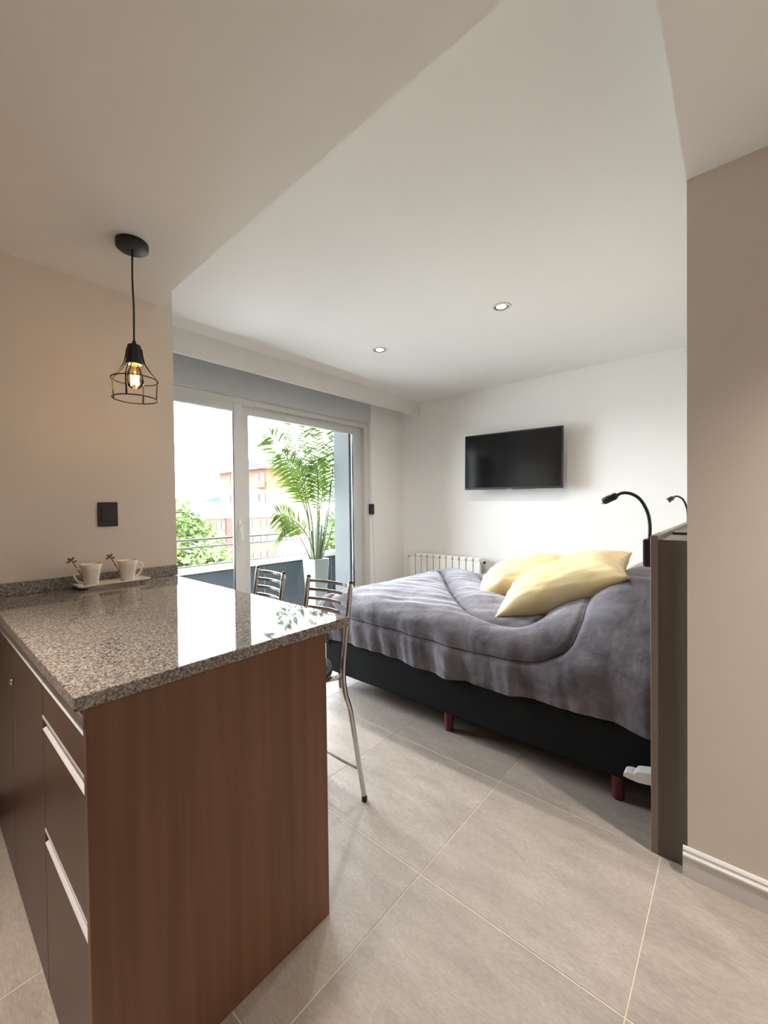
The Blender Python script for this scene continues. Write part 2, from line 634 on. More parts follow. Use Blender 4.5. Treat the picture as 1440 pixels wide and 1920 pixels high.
def leafpanel(y0, y1, x0, x1, z1, sl, sr, name):
    o = thing_part(name, door, (x0, (y0 + y1) / 2, 0.047))
    bm = bmesh.new()
    abox(bm, x0, x1, y0, y0 + sl, 0.047, z1, 0.004)
    abox(bm, x0, x1, y1 - sr, y1, 0.047, z1, 0.004)
    abox(bm, x0, x1, y0 + sl, y1 - sr, z1 - 0.075, z1, 0.004)
    abox(bm, x0, x1, y0 + sl, y1 - sr, 0.047, 0.14, 0.004)
    link('sash', bm, PVC, o)
    xm = (x0 + x1) / 2
    box('gasket', xm - 0.008, xm + 0.012, y1 - sr - 0.005, y1 - sr + 0.001, 0.14, z1 - 0.08, BLKPL, o)
    box('pane', xm - 0.003, xm + 0.003, y0 + sl - 0.005, y1 - sr + 0.004, 0.135, z1 - 0.07, GLASS, o)
    return o


def thing_part(name, parent, loc):
    o = bpy.data.objects.new(name, None)
    COL.objects.link(o)
    o.empty_display_size = 0.05
    o.parent = parent
    o.location = Vector(loc) - ORG[parent]
    ORG[o] = Vector(loc)
    return o


PA = leafpanel(1.012, 1.86, XW - 0.05, XW - 0.008, 2.098, 0.085, 0.086, 'sliding_panel')
PB = leafpanel(1.85, 3.334, XW - 0.105, XW - 0.058, 2.098, 0.09, 0.115, 'fixed_panel')
# handle of the sliding panel
bm = bmesh.new()
abox(bm, XW - 0.008, XW + 0.002, 1.80, 1.828, 1.02, 1.13, 0.004)
atube(bm, [(XW + 0.002, 1.814, 1.08), (XW + 0.03, 1.814, 1.08), (XW + 0.038, 1.814, 1.07), (XW + 0.038, 1.814, 0.96)], 0.009, 8)
h = link('handle', bm, WHITE, PA)

# strap winder of the shutter
sw = thing('strap_winder', (XW, 3.43, 1.12), 'small black shutter strap winder box on the wall right of the balcony door', 'shutter winder')
box('housing', XW, XW + 0.028, 3.385, 3.452, 1.137, 1.252, BLKPL, sw, 0.006)
bm = bmesh.new()
abox(bm, XW + 0.012, XW + 0.014, 3.405, 3.423, 1.25, 2.14)
link('strap', bm, WHITE, sw)
tube('cord', spline([(XW + 0.012, 3.43, 1.14), (XW + 0.010, 3.445, 0.9), (XW + 0.012, 3.462, 0.5), (XW + 0.012, 3.468, 0.2)], 5), 0.003, WHITE, sw, 6)

# ------------------------------------------------------------------ peninsula
XP, CY0, CY1, CZ = -0.935, 0.215, 0.811, 0.85
cab = thing('peninsula_cabinet', (-1.13, 0.51, 0), 'walnut drawer cabinet with aluminium grip profiles at the peninsula end', 'cabinet')
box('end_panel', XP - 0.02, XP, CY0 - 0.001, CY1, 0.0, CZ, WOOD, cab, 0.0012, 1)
box('carcass', -1.335, XP - 0.02, CY0 + 0.05, CY1 - 0.018, 0.012, CZ - 0.002, DARKW, cab)
box('back_panel', -1.335, XP - 0.02, CY1 - 0.018, CY1, 0.0, CZ, WOOD, cab)


def grip(parent, x0, x1, z0, z1):
    """aluminium J profile let into the top edge of a front: back web, curved lip, upper flange"""
    y = CY0
    prof = [(y + 0.001, z0), (y - 0.001, z0 + 0.002), (y + 0.002, z0 + 0.004), (y + 0.016, z0 + 0.010), (y + 0.026, z0 + 0.018), (y + 0.028, z1 - 0.010),
            (y + 0.004, z1 - 0.008), (y - 0.001, z1 - 0.007), (y - 0.001, z1), (y + 0.03, z1), (y + 0.034, z1 - 0.01), (y + 0.034, z0 + 0.01), (y + 0.02, z0)]
    return prism('grip_profile', [(x0, a, b) for a, b in prof], (x1 - x0, 0, 0), ALU, parent)


DX0, DX1 = -1.327, XP - 0.0205
for z0, z1, g in ((0.712, 0.790, (0.790, 0.832)), (0.425, 0.675, (0.675, 0.7118)), (0.004, 0.385, (0.385, 0.4248))):
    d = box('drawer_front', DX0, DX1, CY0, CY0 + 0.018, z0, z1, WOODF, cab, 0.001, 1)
    grip(d, DX0, DX1, *g)

cab2 = thing('base_cabinet', (-1.78, 0.51, 0), 'walnut base cabinet with a small lock on its door, against the left wall', 'cabinet')
box('carcass', XL + 0.002, -1.338, CY0 + 0.05, CY1 - 0.018, 0.0, CZ - 0.002, DARKW, cab2)
box('back_panel', XL + 0.002, -1.338, CY1 - 0.018, CY1, 0.0, CZ, WOOD, cab2)
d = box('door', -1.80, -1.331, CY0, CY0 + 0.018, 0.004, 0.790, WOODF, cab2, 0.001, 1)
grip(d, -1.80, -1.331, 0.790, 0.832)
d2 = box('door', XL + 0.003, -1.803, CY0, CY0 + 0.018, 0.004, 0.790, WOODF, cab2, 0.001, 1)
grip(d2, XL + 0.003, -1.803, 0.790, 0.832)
bm = bmesh.new()
alathe(bm, [(0.0001, 0), (0.011, 0), (0.011, 0.005), (0.008, 0.008), (0.0001, 0.008)], 0, 0, 16, False, False)
bmesh.ops.rotate(bm, verts=bm.verts, matrix=Matrix.Rotation(math.radians(90), 3, 'X'))
bmesh.ops.translate(bm, verts=bm.verts, vec=(-1.774, CY0, 0.676))
link('lock', bm, CHROME, d, True)

ct = thing('countertop', (-1.585, 0.556, CZ), 'speckled grey granite peninsula countertop with low upstand at the wall', 'countertop')
bm = bmesh.new()
abox(bm, XL + 0.001, -0.929, 0.196, 0.906, CZ + 0.001, 0.88, 0.0035, 3)
link('slab', bm, GRAN, ct)
box('upstand', XL + 0.0005, XL + 0.018, -0.6, 0.925, 0.8805, 0.934, GRAN, ct, 0.002, 2)

# ------------------------------------------------------------------ tray, cups, spoons
tray = thing('tray', (-2.172, 0.612, 0.8805), 'small cream porcelain serving tray with two cups on the countertop', 'tray')
bm = bmesh.new()
N, Mx = 25, 13
tp = []
for i in range(N):
    row = []
    for j in range(Mx):
        u, v = i / (N - 1) * 2 - 1, j / (Mx - 1) * 2 - 1
        e = max(abs(u) ** 8, abs(v) ** 4)
        wav = 0.004 * math.sin(u * 5) * (abs(v) > 0.8)
        row.append(bm.verts.new((-2.172 + v * 0.048 + wav, 0.612 + u * 0.142, 0.8865 + 0.014 * e)))
    tp.append(row)
for i in range(N - 1):
    for j in range(Mx - 1):
        bm.faces.new((tp[i][j], tp[i + 1][j], tp[i + 1][j + 1], tp[i][j + 1]))
o = link('dish', bm, CERAM, tray, True)
sd = o.modifiers.new('thick', 'SOLIDIFY')
sd.thickness = 0.004
sd.offset = -1
bm = bmesh.new()
abox(bm, -2.205, -2.139, 0.51, 0.714, 0.8805, 0.884, 0.001, 1)
link('foot', bm, CERAM, tray)


def cup(x, y, handle_dir, label):
    z0 = 0.8905
    t = thing('coffee_cup', (x, y, z0), label, 'cup', 'cups on the tray')
    n = 32
    prof = [(0.0001, 0.0), (0.024, 0.0), (0.026, 0.003), (0.029, 0.036), (0.0345, 0.072), (0.0405, 0.098), (0.0385, 0.0985), (0.0325, 0.072), (0.027, 0.036), (0.023, 0.006), (0.0001, 0.006)]
    bm = bmesh.new()
    rings = []
    for r, z in prof:
        ring = []
        for k in range(n):
            a = 2 * math.pi * k / n
            ca, sa = math.cos(a), math.sin(a)
            q = r / (abs(ca) ** 3 + abs(sa) ** 3) ** (1 / 3.0)
            ring.append(bm.verts.new((x + q * ca, y + q * sa, z0 + z)))
        rings.append(ring)
    for A, B in zip(rings, rings[1:]):
        for k in range(n):
            bm.faces.new((A[k], A[(k + 1) % n], B[(k + 1) % n], B[k]))
    link('body', bm, CERAM, t, True)
    s = handle_dir
    p = spline([(x, y + s * 0.032, z0 + 0.076), (x, y + s * 0.052, z0 + 0.081), (x, y + s * 0.064, z0 + 0.064), (x, y + s * 0.05, z0 + 0.03), (x, y + s * 0.027, z0 + 0.015)], 6)
    tube('handle', p, 0.0042, CERAM, t, 8)


def spoon(x, y, label):
    z0 = 0.897
    t = thing('spoon', (x, y, z0), label, 'spoon', 'leaf spoons in the cups')
    a = Vector((x, y, z0))
    b = Vector((x - 0.012, y - 0.054, z0 + 0.115))
    tube('stem', [a + (b - a) * k / 6 for k in range(7)], 0.0019, GOLD, t, 6)
    bm = bmesh.new()
    for (dy, dz, ln, ang) in ((-0.006, 0.006, 0.010, 2.6), (0.004, 0.008, 0.009, 1.0), (-0.010, -0.004, 0.009, 3.5), (0.012, -0.004, 0.008, 0.3)):
        c = b + Vector((0.0, dy, dz - 0.004))
        dirv = Vector((0, math.cos(ang), math.sin(ang)))
        nrm = Vector((1, 0, 0))
        sd_ = dirv.cross(nrm)
        ring = []
        for k in range(10):
            th = 2 * math.pi * k / 10
            ring.append(c + dirv * math.cos(th) * ln + sd_ * math.sin(th) * ln * 0.5)
        apoly(bm, ring, (0.003, 0, 0))
    link('leaf_finial', bm, GOLD, t)
    bm = bmesh.new()
    bmesh.ops.create_uvsphere(bm, u_segments=10, v_segments=6, radius=0.01)
    bmesh.ops.scale(bm, verts=bm.verts, vec=(0.7, 0.7, 0.3))
    bmesh.ops.translate(bm, verts=bm.verts, vec=a)
    link('bowl', bm, GOLD, t, True)


cup(-2.155, 0.525, -1, 'cream porcelain cup with its handle turned left, on the tray')
cup(-2.168, 0.672, 1, 'cream porcelain cup with its handle turned right, on the tray')
spoon(-2.158, 0.513, 'bronze spoon with leaf finial leaning in the left cup')
spoon(-2.171, 0.66, 'bronze spoon with leaf finial leaning in the right cup')

# switch plate
sp = thing('wall_switch', (XL, 0.617, 1.147), 'square black switch plate on the wall above the countertop', 'switch')
box('plate', XL, XL + 0.008, 0.577, 0.658, 1.147, 1.26, BLKPL, sp, 0.003)
box('rocker', XL + 0.008, XL + 0.011, 0.589, 0.646, 1.17, 1.237, BLKPL, sp, 0.002)

# ------------------------------------------------------------------ pendant lamp
px, py = -1.797, 0.596
pen = thing('pendant_lamp', (px, py, 1.64), 'black wire cage pendant lamp with glowing filament bulb over the countertop', 'pendant lamp')
lathe('canopy', [(0.0001, 2.238), (0.05, 2.238), (0.056, 2.243), (0.057, 2.265), (0.0001, 2.265)], px, py, BLACK, pen, 32, False, False)
tube('cord', spline([(px, py, 2.24), (px + 0.004, py - 0.003, 2.12), (px - 0.002, py + 0.002, 2.02), (px + 0.002, py, 1.94), (px, py, 1.872)], 6), 0.0035, BLACK, pen, 8)
lathe('socket', [(0.006, 1.885), (0.008, 1.872), (0.022, 1.868), (0.024, 1.862), (0.030, 1.80), (0.031, 1.792), (0.028, 1.792), (0.02, 1.80), (0.0001, 1.80)], px, py, BLACK, pen, 24, True, False)
lathe('socket_lining', [(0.0265, 1.7935), (0.012, 1.797), (0.0001, 1.799)], px, py, SOCKW, pen, 24, False, False)
cage = bmesh.new()
R1, Z1, R2, Z2 = 0.080, 1.733, 0.077, 1.658
for R_, Z_ in ((R1, Z1), (R2, Z2)):
    atube(cage, [(px + R_ * math.cos(a * math.pi / 20), py + R_ * math.sin(a * math.pi / 20), Z_) for a in range(40)], 0.0024, 6, True)
for k in range(4):
    a = math.pi / 4 + k * math.pi / 2 + 0.1
    ca, sa = math.cos(a), math.sin(a)
    w = [(0.025, 1.855), (0.030, 1.82), (0.036, 1.797), (0.055, 1.765), (R1, Z1), (R1 - 0.001, 1.70), (R2, Z2)]
    for off in (-0.006, 0.006):
        atube(cage, [(px + r * ca - off * sa * (1 if z > Z1 else 0.25), py + r * sa + off * ca * (1 if z > Z1 else 0.25), z) for r, z in w], 0.0019, 6)
link('cage', cage, BLACK, pen, True)
bulb = lathe('bulb', [(0.0001, 1.697), (0.012, 1.699), (0.022, 1.706), (0.0295, 1.718), (0.031, 1.733), (0.028, 1.752), (0.020, 1.773), (0.013, 1.790), (0.012, 1.797)], px, py, BULBG, pen, 24, False, False)
fil = bmesh.new()
pts = []
for k in range(9):
    a = k * 2 * math.pi / 8
    pts.append((px + 0.013 * math.cos(a), py + 0.013 * math.sin(a), 1.712 if k % 2 else 1.752))
atube(fil, pts, 0.0022, 6)
link('filament', fil, FILAM, bulb, True)
tube('filament_support', [(px, py, 1.795), (px, py, 1.76), (px, py, 1.712)], 0.0035, SOCKW, bulb, 8)
bl = bpy.data.lights.new('bulb_light', 'POINT')
bl.energy = 0.22
bl.color = (1.0, 0.6, 0.28)
bl.shadow_soft_size = 0.02
blo = bpy.data.objects.new('bulb_light', bl)
COL.objects.link(blo)
blo.parent = pen
blo.location = (0, 0, 1.725 - 1.64)


# ------------------------------------------------------------------ recessed ceiling lamps
def downlight(x, y, z, watts, label, group, size=0.045, cone=130, col=None):
    t = thing('recessed_downlight', (x, y, z - 0.004), label, 'ceiling light', group)
    lathe('ring', [(0.044, z + 0.0), (0.043, z - 0.004), (0.058, z - 0.004), (0.06, z - 0.0005), (0.044, z - 0.0003)], x, y, WHITE, t, 28, False, False)
    lathe('baffle', [(0.0435, z - 0.003), (0.033, z - 0.0018), (0.0325, z - 0.0008), (0.0435, z - 0.0005)], x, y, BLACK, t, 28, False, False)
    lathe('lens', [(0.0001, z - 0.0034), (0.024, z - 0.0030), (0.0315, z - 0.0016), (0.0001, z - 0.0008)], x, y, LAMPE, t, 28, False, False)
    l = bpy.data.lights.new('downlight_beam', 'SPOT')
    l.energy = watts
    l.color = col or WARM
    l.spot_size = math.radians(cone)
    l.spot_blend = 1.0
    l.shadow_soft_size = size
    lo = bpy.data.objects.new('downlight_beam', l)
    COL.objects.link(lo)
    lo.parent = t
    lo.location = (0, 0, -0.012)
    return t


downlight(-1.116, 2.426, HC, BED_W, 'lit round downlight in the bedroom ceiling, nearer to the headboard', 'bedroom downlights', cone=160, col=WARM_BED)
downlight(-2.136, 2.446, HC, BED_W, 'lit round downlight in the bedroom ceiling, nearer to the balcony door', 'bedroom downlights', cone=160, col=WARM_BED)
for x, y, w_ in ((-1.2, -0.3, 'nearest the left wall'), (0.1, -0.75, 'middle one of three'), (1.3, -0.75, 'farthest from the left wall')):  # three unseen downlights added to brighten the kitchen side
    downlight(x, y, HS, KITCHEN_W * (4.0 if x < -1 else 1.0), 'unseen added downlight in the lowered kitchen ceiling, ' + w_, 'added kitchen downlights', cone=74)
downlight(0.80, 1.34, HS, HALL_W, 'lit round downlight in the lowered hall ceiling beside the right wall', None, cone=112)

# ------------------------------------------------------------------ television
TX, TY, TZ, TW, TH = -1.702, 3.85, 1.378, 0.99, 0.562
tv = thing('television', (TX, TY, TZ), 'black flat screen television on a wall arm above the bed', 'television')
bm = bmesh.new()
abox(bm, TX - TW / 2, TX + TW / 2, TY, TY + 0.035, TZ, TZ + TH, 0.006)
abox(bm, TX - 0.3, TX + 0.3, TY + 0.035, TY + 0.06, TZ + 0.05, TZ + 0.4, 0.01)
link('casing', bm, BLKPL, tv)
box('screen', TX - TW / 2 + 0.012, TX + TW / 2 - 0.012, TY - 0.0015, TY, TZ + 0.02, TZ + TH - 0.012, SCREEN, tv)
box('logo_plate', TX - 0.03, TX + 0.03, TY - 0.004, TY + 0.02, TZ - 0.009, TZ + 0.004, CHROME, tv, 0.002)
box('sensor_tab', TX + 0.27, TX + 0.31, TY + 0.0, TY + 0.02, TZ - 0.007, TZ + 0.002, CHROME, tv, 0.002)
bm = bmesh.new()
abox(bm, TX - 0.03, TX + 0.03, TY + 0.06, YT - 0.012, TZ + 0.22, TZ + 0.30)
abox(bm, TX - 0.11, TX + 0.11, YT - 0.013, YT - 0.002, TZ + 0.12, TZ + 0.40)
link('wall_arm', bm, BLACK, tv)
tv.rotation_euler = (0, math.radians(0.9), 0)

# ------------------------------------------------------------------ radiator
RX0, RW, NF = -2.955, 0.0835, 11
rad = thing('radiator', (RX0 + RW * NF / 2, 3.92, 0.1), 'white sectional aluminium radiator on the wall behind the bed', 'radiator')
bm = bmesh.new()
abox(bm, 0.004, RW - 0.004, 0.0, 0.012, 0.03, 0.535, 0.004)
abox(bm, 0.03, RW - 0.03, 0.012, 0.085, 0.0, 0.555, 0.004)
abox(bm, 0.010, RW - 0.010, 0.0, 0.085, 0.535, 0.572, 0.008)
abox(bm, 0.012, RW - 0.012, 0.02, 0.075, 0.0, 0.04, 0.006)
f0 = link('section', bm, RADW, rad, org=(0, 0, 0))
for k in range(NF):
    s = f0
    if k:
        s = f0.copy()
        COL.objects.link(s)
        s.parent = rad
    s.location = Vector((RX0 + k * RW, 3.875, 0.1)) - ORG[rad]
bm = bmesh.new()
for z in (0.13, 0.625):
    atube(bm, [(RX0 - 0.02, 3.925, z), (RX0 + RW * NF + 0.015, 3.925, z)], 0.018, 10)
for z in (0.3, 0.55):
    abox(bm, RX0 + 0.2, RX0 + 0.22, 3.96, YT - 0.001, z, z + 0.03)
    abox(bm, RX0 + 0.7, RX0 + 0.72, 3.96, YT - 0.001, z, z + 0.03)
link('manifold', bm, RADW, rad)
tube('valve', [(RX0 - 0.02, 3.925, 0.625), (RX0 - 0.05, 3.925, 0.625)], 0.012, CHROME, rad)
tube('pipe', [(RX0 - 0.045, 3.925, 0.62), (RX0 - 0.045, 3.925, 0.001)], 0.007, RADW, rad)
lathe('bleed_cap', [(0.0001, 0.612), (0.014, 0.614), (0.014, 0.636), (0.0001, 0.638)], RX0 + RW * NF + 0.022, 3.925, BLKPL, rad, 12, False, False)

# ------------------------------------------------------------------ headboard and reading lamps
HB = thing('headboard', (-0.19, 2.65, 0), 'tall taupe laminate headboard panel against the right wall', 'headboard')
HY0, HY1 = 1.69, 3.62
box('front_board', -0.236, -0.214, HY0, HY1, 0.0, 1.114, HEADF, HB, 0.0012, 1)
bm = bmesh.new()
apoly(bm, [(-0.2138, HY0 + 0.001, 0.0), (XR - 0.0025, HY0 + 0.001, 0.0), (XR - 0.0025, HY0 + 0.001, 1.10), (-0.2138, HY0 + 0.001, 1.10)], (0, 0.02, 0))
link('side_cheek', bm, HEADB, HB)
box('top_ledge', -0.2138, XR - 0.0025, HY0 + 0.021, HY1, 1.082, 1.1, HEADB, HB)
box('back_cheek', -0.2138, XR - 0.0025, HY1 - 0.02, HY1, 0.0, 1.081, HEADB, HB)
tagit(box('flat_case', -0.205, -0.135, 2.0, 2.15, 1.1005, 1.109, BLKPL, None, 0.003), 'thin flat black case lying on the headboard ledge', 'case')


def reading_lamp(y, lit, label, turn=0.0):
    t = thing('reading_lamp', (-0.236, y, 0.99), label, 'reading lamp', 'gooseneck reading lamps on the headboard')
    rot = Matrix.Rotation(math.radians(turn), 3, 'Z')
    ax = Vector((-0.257, y, 0))

    def tw(q):
        return rot @ (Vector(q) - ax) + ax
    bm = bmesh.new()
    abox(bm, -0.276, -0.2362, y - 0.028, y + 0.028, 0.988, 1.092, 0.007, 2)
    link('base', bm, BLKPL, t)
    p = spline([(-0.258, y, 1.085), (-0.256, y, 1.14), (-0.263, y, 1.19), (-0.285, y, 1.238), (-0.315, y, 1.262), (-0.345, y, 1.267), (-0.368, y, 1.258)], 6)
    p = [tw(q) for q in p]
    tube('gooseneck', p, 0.0062, BLKPL, t, 10)
    a = tw((-0.364, y, 1.260))
    d_ = (rot @ Vector((-0.052, 0, -0.026))).normalized()
    L = 0.052
    bm = bmesh.new()
    atube(bm, [a, a + d_ * 0.006, a + d_ * 0.012, a + d_ * L, a + d_ * (L + 0.003)], [0.009, 0.0125, 0.0145, 0.0145, 0.012], 16)
    link('head', bm, BLKPL, t, True)
    bm = bmesh.new()
    e = a + d_ * (L + 0.0032)
    atube(bm, [e, e + d_ * 0.004, e + d_ * 0.009, e + d_ * 0.012], [0.0118, 0.0115, 0.008, 0.003], 14)
    link('lens', bm, LEDE if lit else CHROME, t)
    if lit:
        l = bpy.data.lights.new('reading_beam', 'SPOT')
        l.energy = 9.0
        l.color = (1.0, 0.62, 0.27)
        l.spot_size = math.radians(72)
        l.spot_blend = 0.6
        l.shadow_soft_size = 0.012
        lo = bpy.data.objects.new('reading_beam', l)
        COL.objects.link(lo)
        lo.parent = t
        lo.location = e + d_ * 0.016 - ORG[t]
        lo.rotation_euler = d_.to_track_quat('-Z', 'Y').to_euler()
    return t


reading_lamp(1.825, False, 'unlit black gooseneck reading lamp at the near end of the headboard')
reading_lamp(3.32, True, 'lit black gooseneck reading lamp at the far end of the headboard', 50.0)

# ------------------------------------------------------------------ bed
BX0, BX1, BY0, BY1 = -2.165, -0.245, 1.872, 3.272
bed = thing('bed', ((BX0 + BX1) / 2, (BY0 + BY1) / 2, 0), 'double bed with black upholstered base on dark red legs', 'bed')
bm = bmesh.new()
abox(bm, BX0, BX1, BY0, BY1, 0.108, 0.335, 0.012, 3)
link('base', bm, BLKFAB, bed)
bm = bmesh.new()
abox(bm, BX0 + 0.01, BX1 - 0.005, BY0 + 0.012, BY1 - 0.012, 0.336, 0.585, 0.05, 4)
link('mattress', bm, MATT, bed)
for x in (-0.384, -1.203, -2.05):
    for y in (1.918, 3.225):
        lg = lathe('leg', [(0.0001, 0.0), (0.021, 0.0), (0.0225, 0.012), (0.024, 0.03), (0.027, 0.1), (0.027, 0.108), (0.0001, 0.108)], x, y, REDLEG, bed, 20, False, False)
        lg['label'] = 'dark red turned leg'

# duvet ---------------------------------------------------------------
TOPZ, RF = 0.635, 0.13
IX0, IX1, IY0, IY1 = BX0 + 0.065, BX1 + 0.0, BY0 + 0.075, BY1 - 0.075
HANG = 0.40


def sstep(a, b, x):
    t = min(1, max(0, (x - a) / (b - a)))
    return t * t * (3 - 2 * t)


SEAM_RECT = (IX0 - 0.02, -0.53, IY0 - 0.225, IY1 + 0.225, 0.24)
SEAM_PATH = [(v.x, v.y) for v in spline([(-2.02, 3.10, 0), (-1.75, 2.74, 0), (-1.48, 2.40, 0), (-1.20, 2.08, 0), (-1.06, 1.99, 0), (-0.91, 1.965, 0),
                                         (-0.79, 1.985, 0), (-0.735, 2.10, 0), (-0.74, 2.30, 0), (-0.80, 2.60, 0)], 6)]
SEAM_PATH2 = [(v.x, v.y) for v in spline([(-1.72, 3.18, 0), (-1.48, 2.86, 0), (-1.25, 2.55, 0), (-1.05, 2.40, 0)], 6)]


def seam_dist(x, y):
    best = 1.0
    if -2.2 < x < -0.6 and y > 1.85:
        for path in (SEAM_PATH, SEAM_PATH2):
            for (ax, ay), (bx, by) in zip(path, path[1:]):
                if abs(ax - x) > 0.35 or abs(ay - y) > 0.35:
                    continue
                dx, dy = bx - ax, by - ay
                t = max(0, min(1, ((x - ax) * dx + (y - ay) * dy) / (dx * dx + dy * dy)))
                best = min(best, math.hypot(x - ax - t * dx, y - ay - t * dy))
    return best


def sd_rrect(x, y, x0, x1, y0, y1, r):
    qx = abs(x - (x0 + x1) / 2) - (x1 - x0) / 2 + r
    qy = abs(y - (y0 + y1) / 2) - (y1 - y0) / 2 + r
    return math.hypot(max(qx, 0), max(qy, 0)) + min(max(qx, qy), 0) - r


def duvet_pt(cx, cy):
    """cloth coordinate -> world"""
    qx, qy = min(max(cx, IX0), IX1), min(max(cy, IY0), IY1)
    ox, oy = cx - qx, cy - qy
    dist = max(abs(ox), abs(oy))
    nn = math.hypot(ox, oy)
    pile = 0.0
    if cx > -1.0:
        pile = 0.225 * sstep(-0.86, -0.34, cx) * sstep(IY0 - 0.16, IY0 + 0.17, cy) * sstep(IY1 + 0.16, IY1 - 0.17, cy)
    # crowned, softly lumpy top
    ctr = sstep(IY0 - 0.1, IY0 + 0.35, cy) * sstep(IY1 + 0.1, IY1 - 0.35, cy)
    z = TOPZ + 0.03 * ctr * sstep(IX0 - 0.1, IX0 + 0.4, cx)
    nz = mnoise.noise(Vector((cx * 2.1, cy * 2.1, 3.3))) * 0.016 + mnoise.noise(Vector((cx * 6.0, cy * 5.2, 8.1))) * 0.008
    wr = mnoise.noise(Vector((cx * 3.0 + cy * 1.5, cy * 15.0 - cx * 4.0, 1.7))) * 0.009
    d0 = min(abs(sd_rrect(cx, cy, *SEAM_RECT)), seam_dist(cx, cy))
    groove = 0.016 * math.exp(-(d0 / 0.016) ** 2) + 0.020 * math.exp(-(d0 / 0.075) ** 2)
    z += (nz + wr) + pile - groove + 0.012
    x, y = qx, qy
    if nn > 1e-6:
        ux, uy = ox / nn, oy / nn
        r = RF
        if dist < r * math.pi / 2:
            out = r * math.sin(dist / r)
            dn = r * (1 - math.cos(dist / r))
        else:
            out = r
            dn = r + dist - r * math.pi / 2
        hang = sstep(0.06, 0.40, dist)
        sidew = sstep(0.05, 0.18, dist)
        z += groove * sidew
        out -= groove * sidew
        along = cx * abs(uy) + cy * abs(ux)
        fold = (mnoise.noise(Vector((along * 9.0, 0.4 * dist, 5.0))) * 0.026 + mnoise.noise(Vector((along * 24.0, dist * 2.0, 9.0))) * 0.008) * hang
        out += 0.014 * math.sin(math.pi * min(1, dist / 0.34)) + fold - 0.038 * sstep(0.2, 0.42, dist)
        hem = 0.012 * math.sin(along * 5.0 + 1.0) * hang
        x += ux * out
        y += uy * out
        z -= (dn + hem)
        # pillow pile presses the side outwards and keeps the fall long
        if pile:
            z -= pile * sstep(0.1, 0.36, dist)
    return Vector((x, y, z))


nx_, ny_ = 270, 280
P = np.zeros((nx_, ny_, 3))
for i in range(nx_):
    for j in range(ny_):
        cx = IX0 - HANG + (IX1 - IX0 + HANG) * i / (nx_ - 1)
        cy = IY0 - HANG + (IY1 - IY0 + 2 * HANG) * j / (ny_ - 1)
        P[i, j] = duvet_pt(cx, cy)
duv = grid_obj('duvet', P, PLUSH)
tagit(duv, 'grey plush quilted duvet draped over the bed', 'duvet')
sd = duv.modifiers.new('thick', 'SOLIDIFY')
sd.thickness = 0.018
sd.offset = -1


def rrect(x0, x1, y0, y1, r, n=10, step=0.05):
    pts = []
    for cx, cy, a0 in ((x1 - r, y0 + r, -90), (x1 - r, y1 - r, 0), (x0 + r, y1 - r, 90), (x0 + r, y0 + r, 180)):
        for k in range(n + 1):
            a = math.radians(a0 + 90 * k / n)
            pts.append((cx + r * math.cos(a), cy + r * math.sin(a)))
    out = []
    for (ax, ay), (bx, by) in zip(pts, pts[1:] + pts[:1]):
        L = math.hypot(bx - ax, by - ay)
        k = max(1, int(L / step))
        for q in range(k):
            out.append((ax + (bx - ax) * q / k, ay + (by - ay) * q / k))
    return out


for path, closed in ((rrect(*SEAM_RECT, n=12, step=0.03), True), (SEAM_PATH, False), (SEAM_PATH2, False)):
    bm = bmesh.new()
    atube(bm, [duvet_pt(u, v) for u, v in path], 0.0028, 6, closed)
    link('seam', bm, SEAM, duv, True)


# pillows ---------------------------------------------------------------
def pillow(name, c, ux, uy, L, Wd, T, seed, label):
    ux = Vector(ux).normalized()
    uy = (Vector(uy) - ux * Vector(uy).dot(ux)).normalized()
    uz = ux.cross(uy)
    n = 44
    bm = bmesh.new()
    sheets = []
    c = Vector(c)
    for sgn in (1, -1):
        rows = []
        for i in range(n + 1):
            row = []
            for j in range(n + 1):
                u, v = i / n * 2 - 1, j / n * 2 - 1
                e = max(0.0, (1 - abs(u) ** 2.6)) ** 0.62 * max(0.0, (1 - abs(v) ** 2.6)) ** 0.62
                pin_u = 1 - 0.10 * (1 - abs(v) ** 2) * abs(u) ** 3
                pin_v = 1 - 0.13 * (1 - abs(u) ** 2) * abs(v) ** 3
                wr = mnoise.noise(Vector((u * 1.6 + seed, v * 1.6, sgn))) * 0.022 + mnoise.noise(Vector((u * 2.2 + v * 5 + seed, v * 7 - u * 2, sgn * 2))) * 0.016 + mnoise.noise(Vector((u * 4 + seed, v * 15 + u * 3, sgn * 3))) * 0.007 * (1.2 - u)
                h_ = sgn * (T / 2 * e + wr * e ** 0.5)
                p = c + ux * (u * pin_u * L / 2) + uy * (v * pin_v * Wd / 2) + uz * h_
                row.append(bm.verts.new(p))
            rows.append(row)
        sheets.append(rows)
    for rows in sheets:
        for i in range(n):
            for j in range(n):
                bm.faces.new((rows[i][j], rows[i + 1][j], rows[i + 1][j + 1], rows[i][j + 1]))
    bmesh.ops.remove_doubles(bm, verts=bm.verts, dist=0.0004)
    o = link(name, bm, PILL, None, True)
    return tagit(o, label, 'pillow', 'cream pillows on the bed')


pillow('pillow', (-0.705, 2.26, 0.80), (0.82, 0.06, 0.36), (-0.10, 0.95, 0.16), 0.68, 0.46, 0.25, 1.0, 'cream satin pillow leaning in front, nearest the reading lamp')
pillow('pillow', (-1.075, 2.63, 0.745), (0.80, 0.18, 0.25), (-0.20, 0.93, 0.20), 0.60, 0.46, 0.24, 7.0, 'cream satin pillow lying behind the other one, toward the radiator')

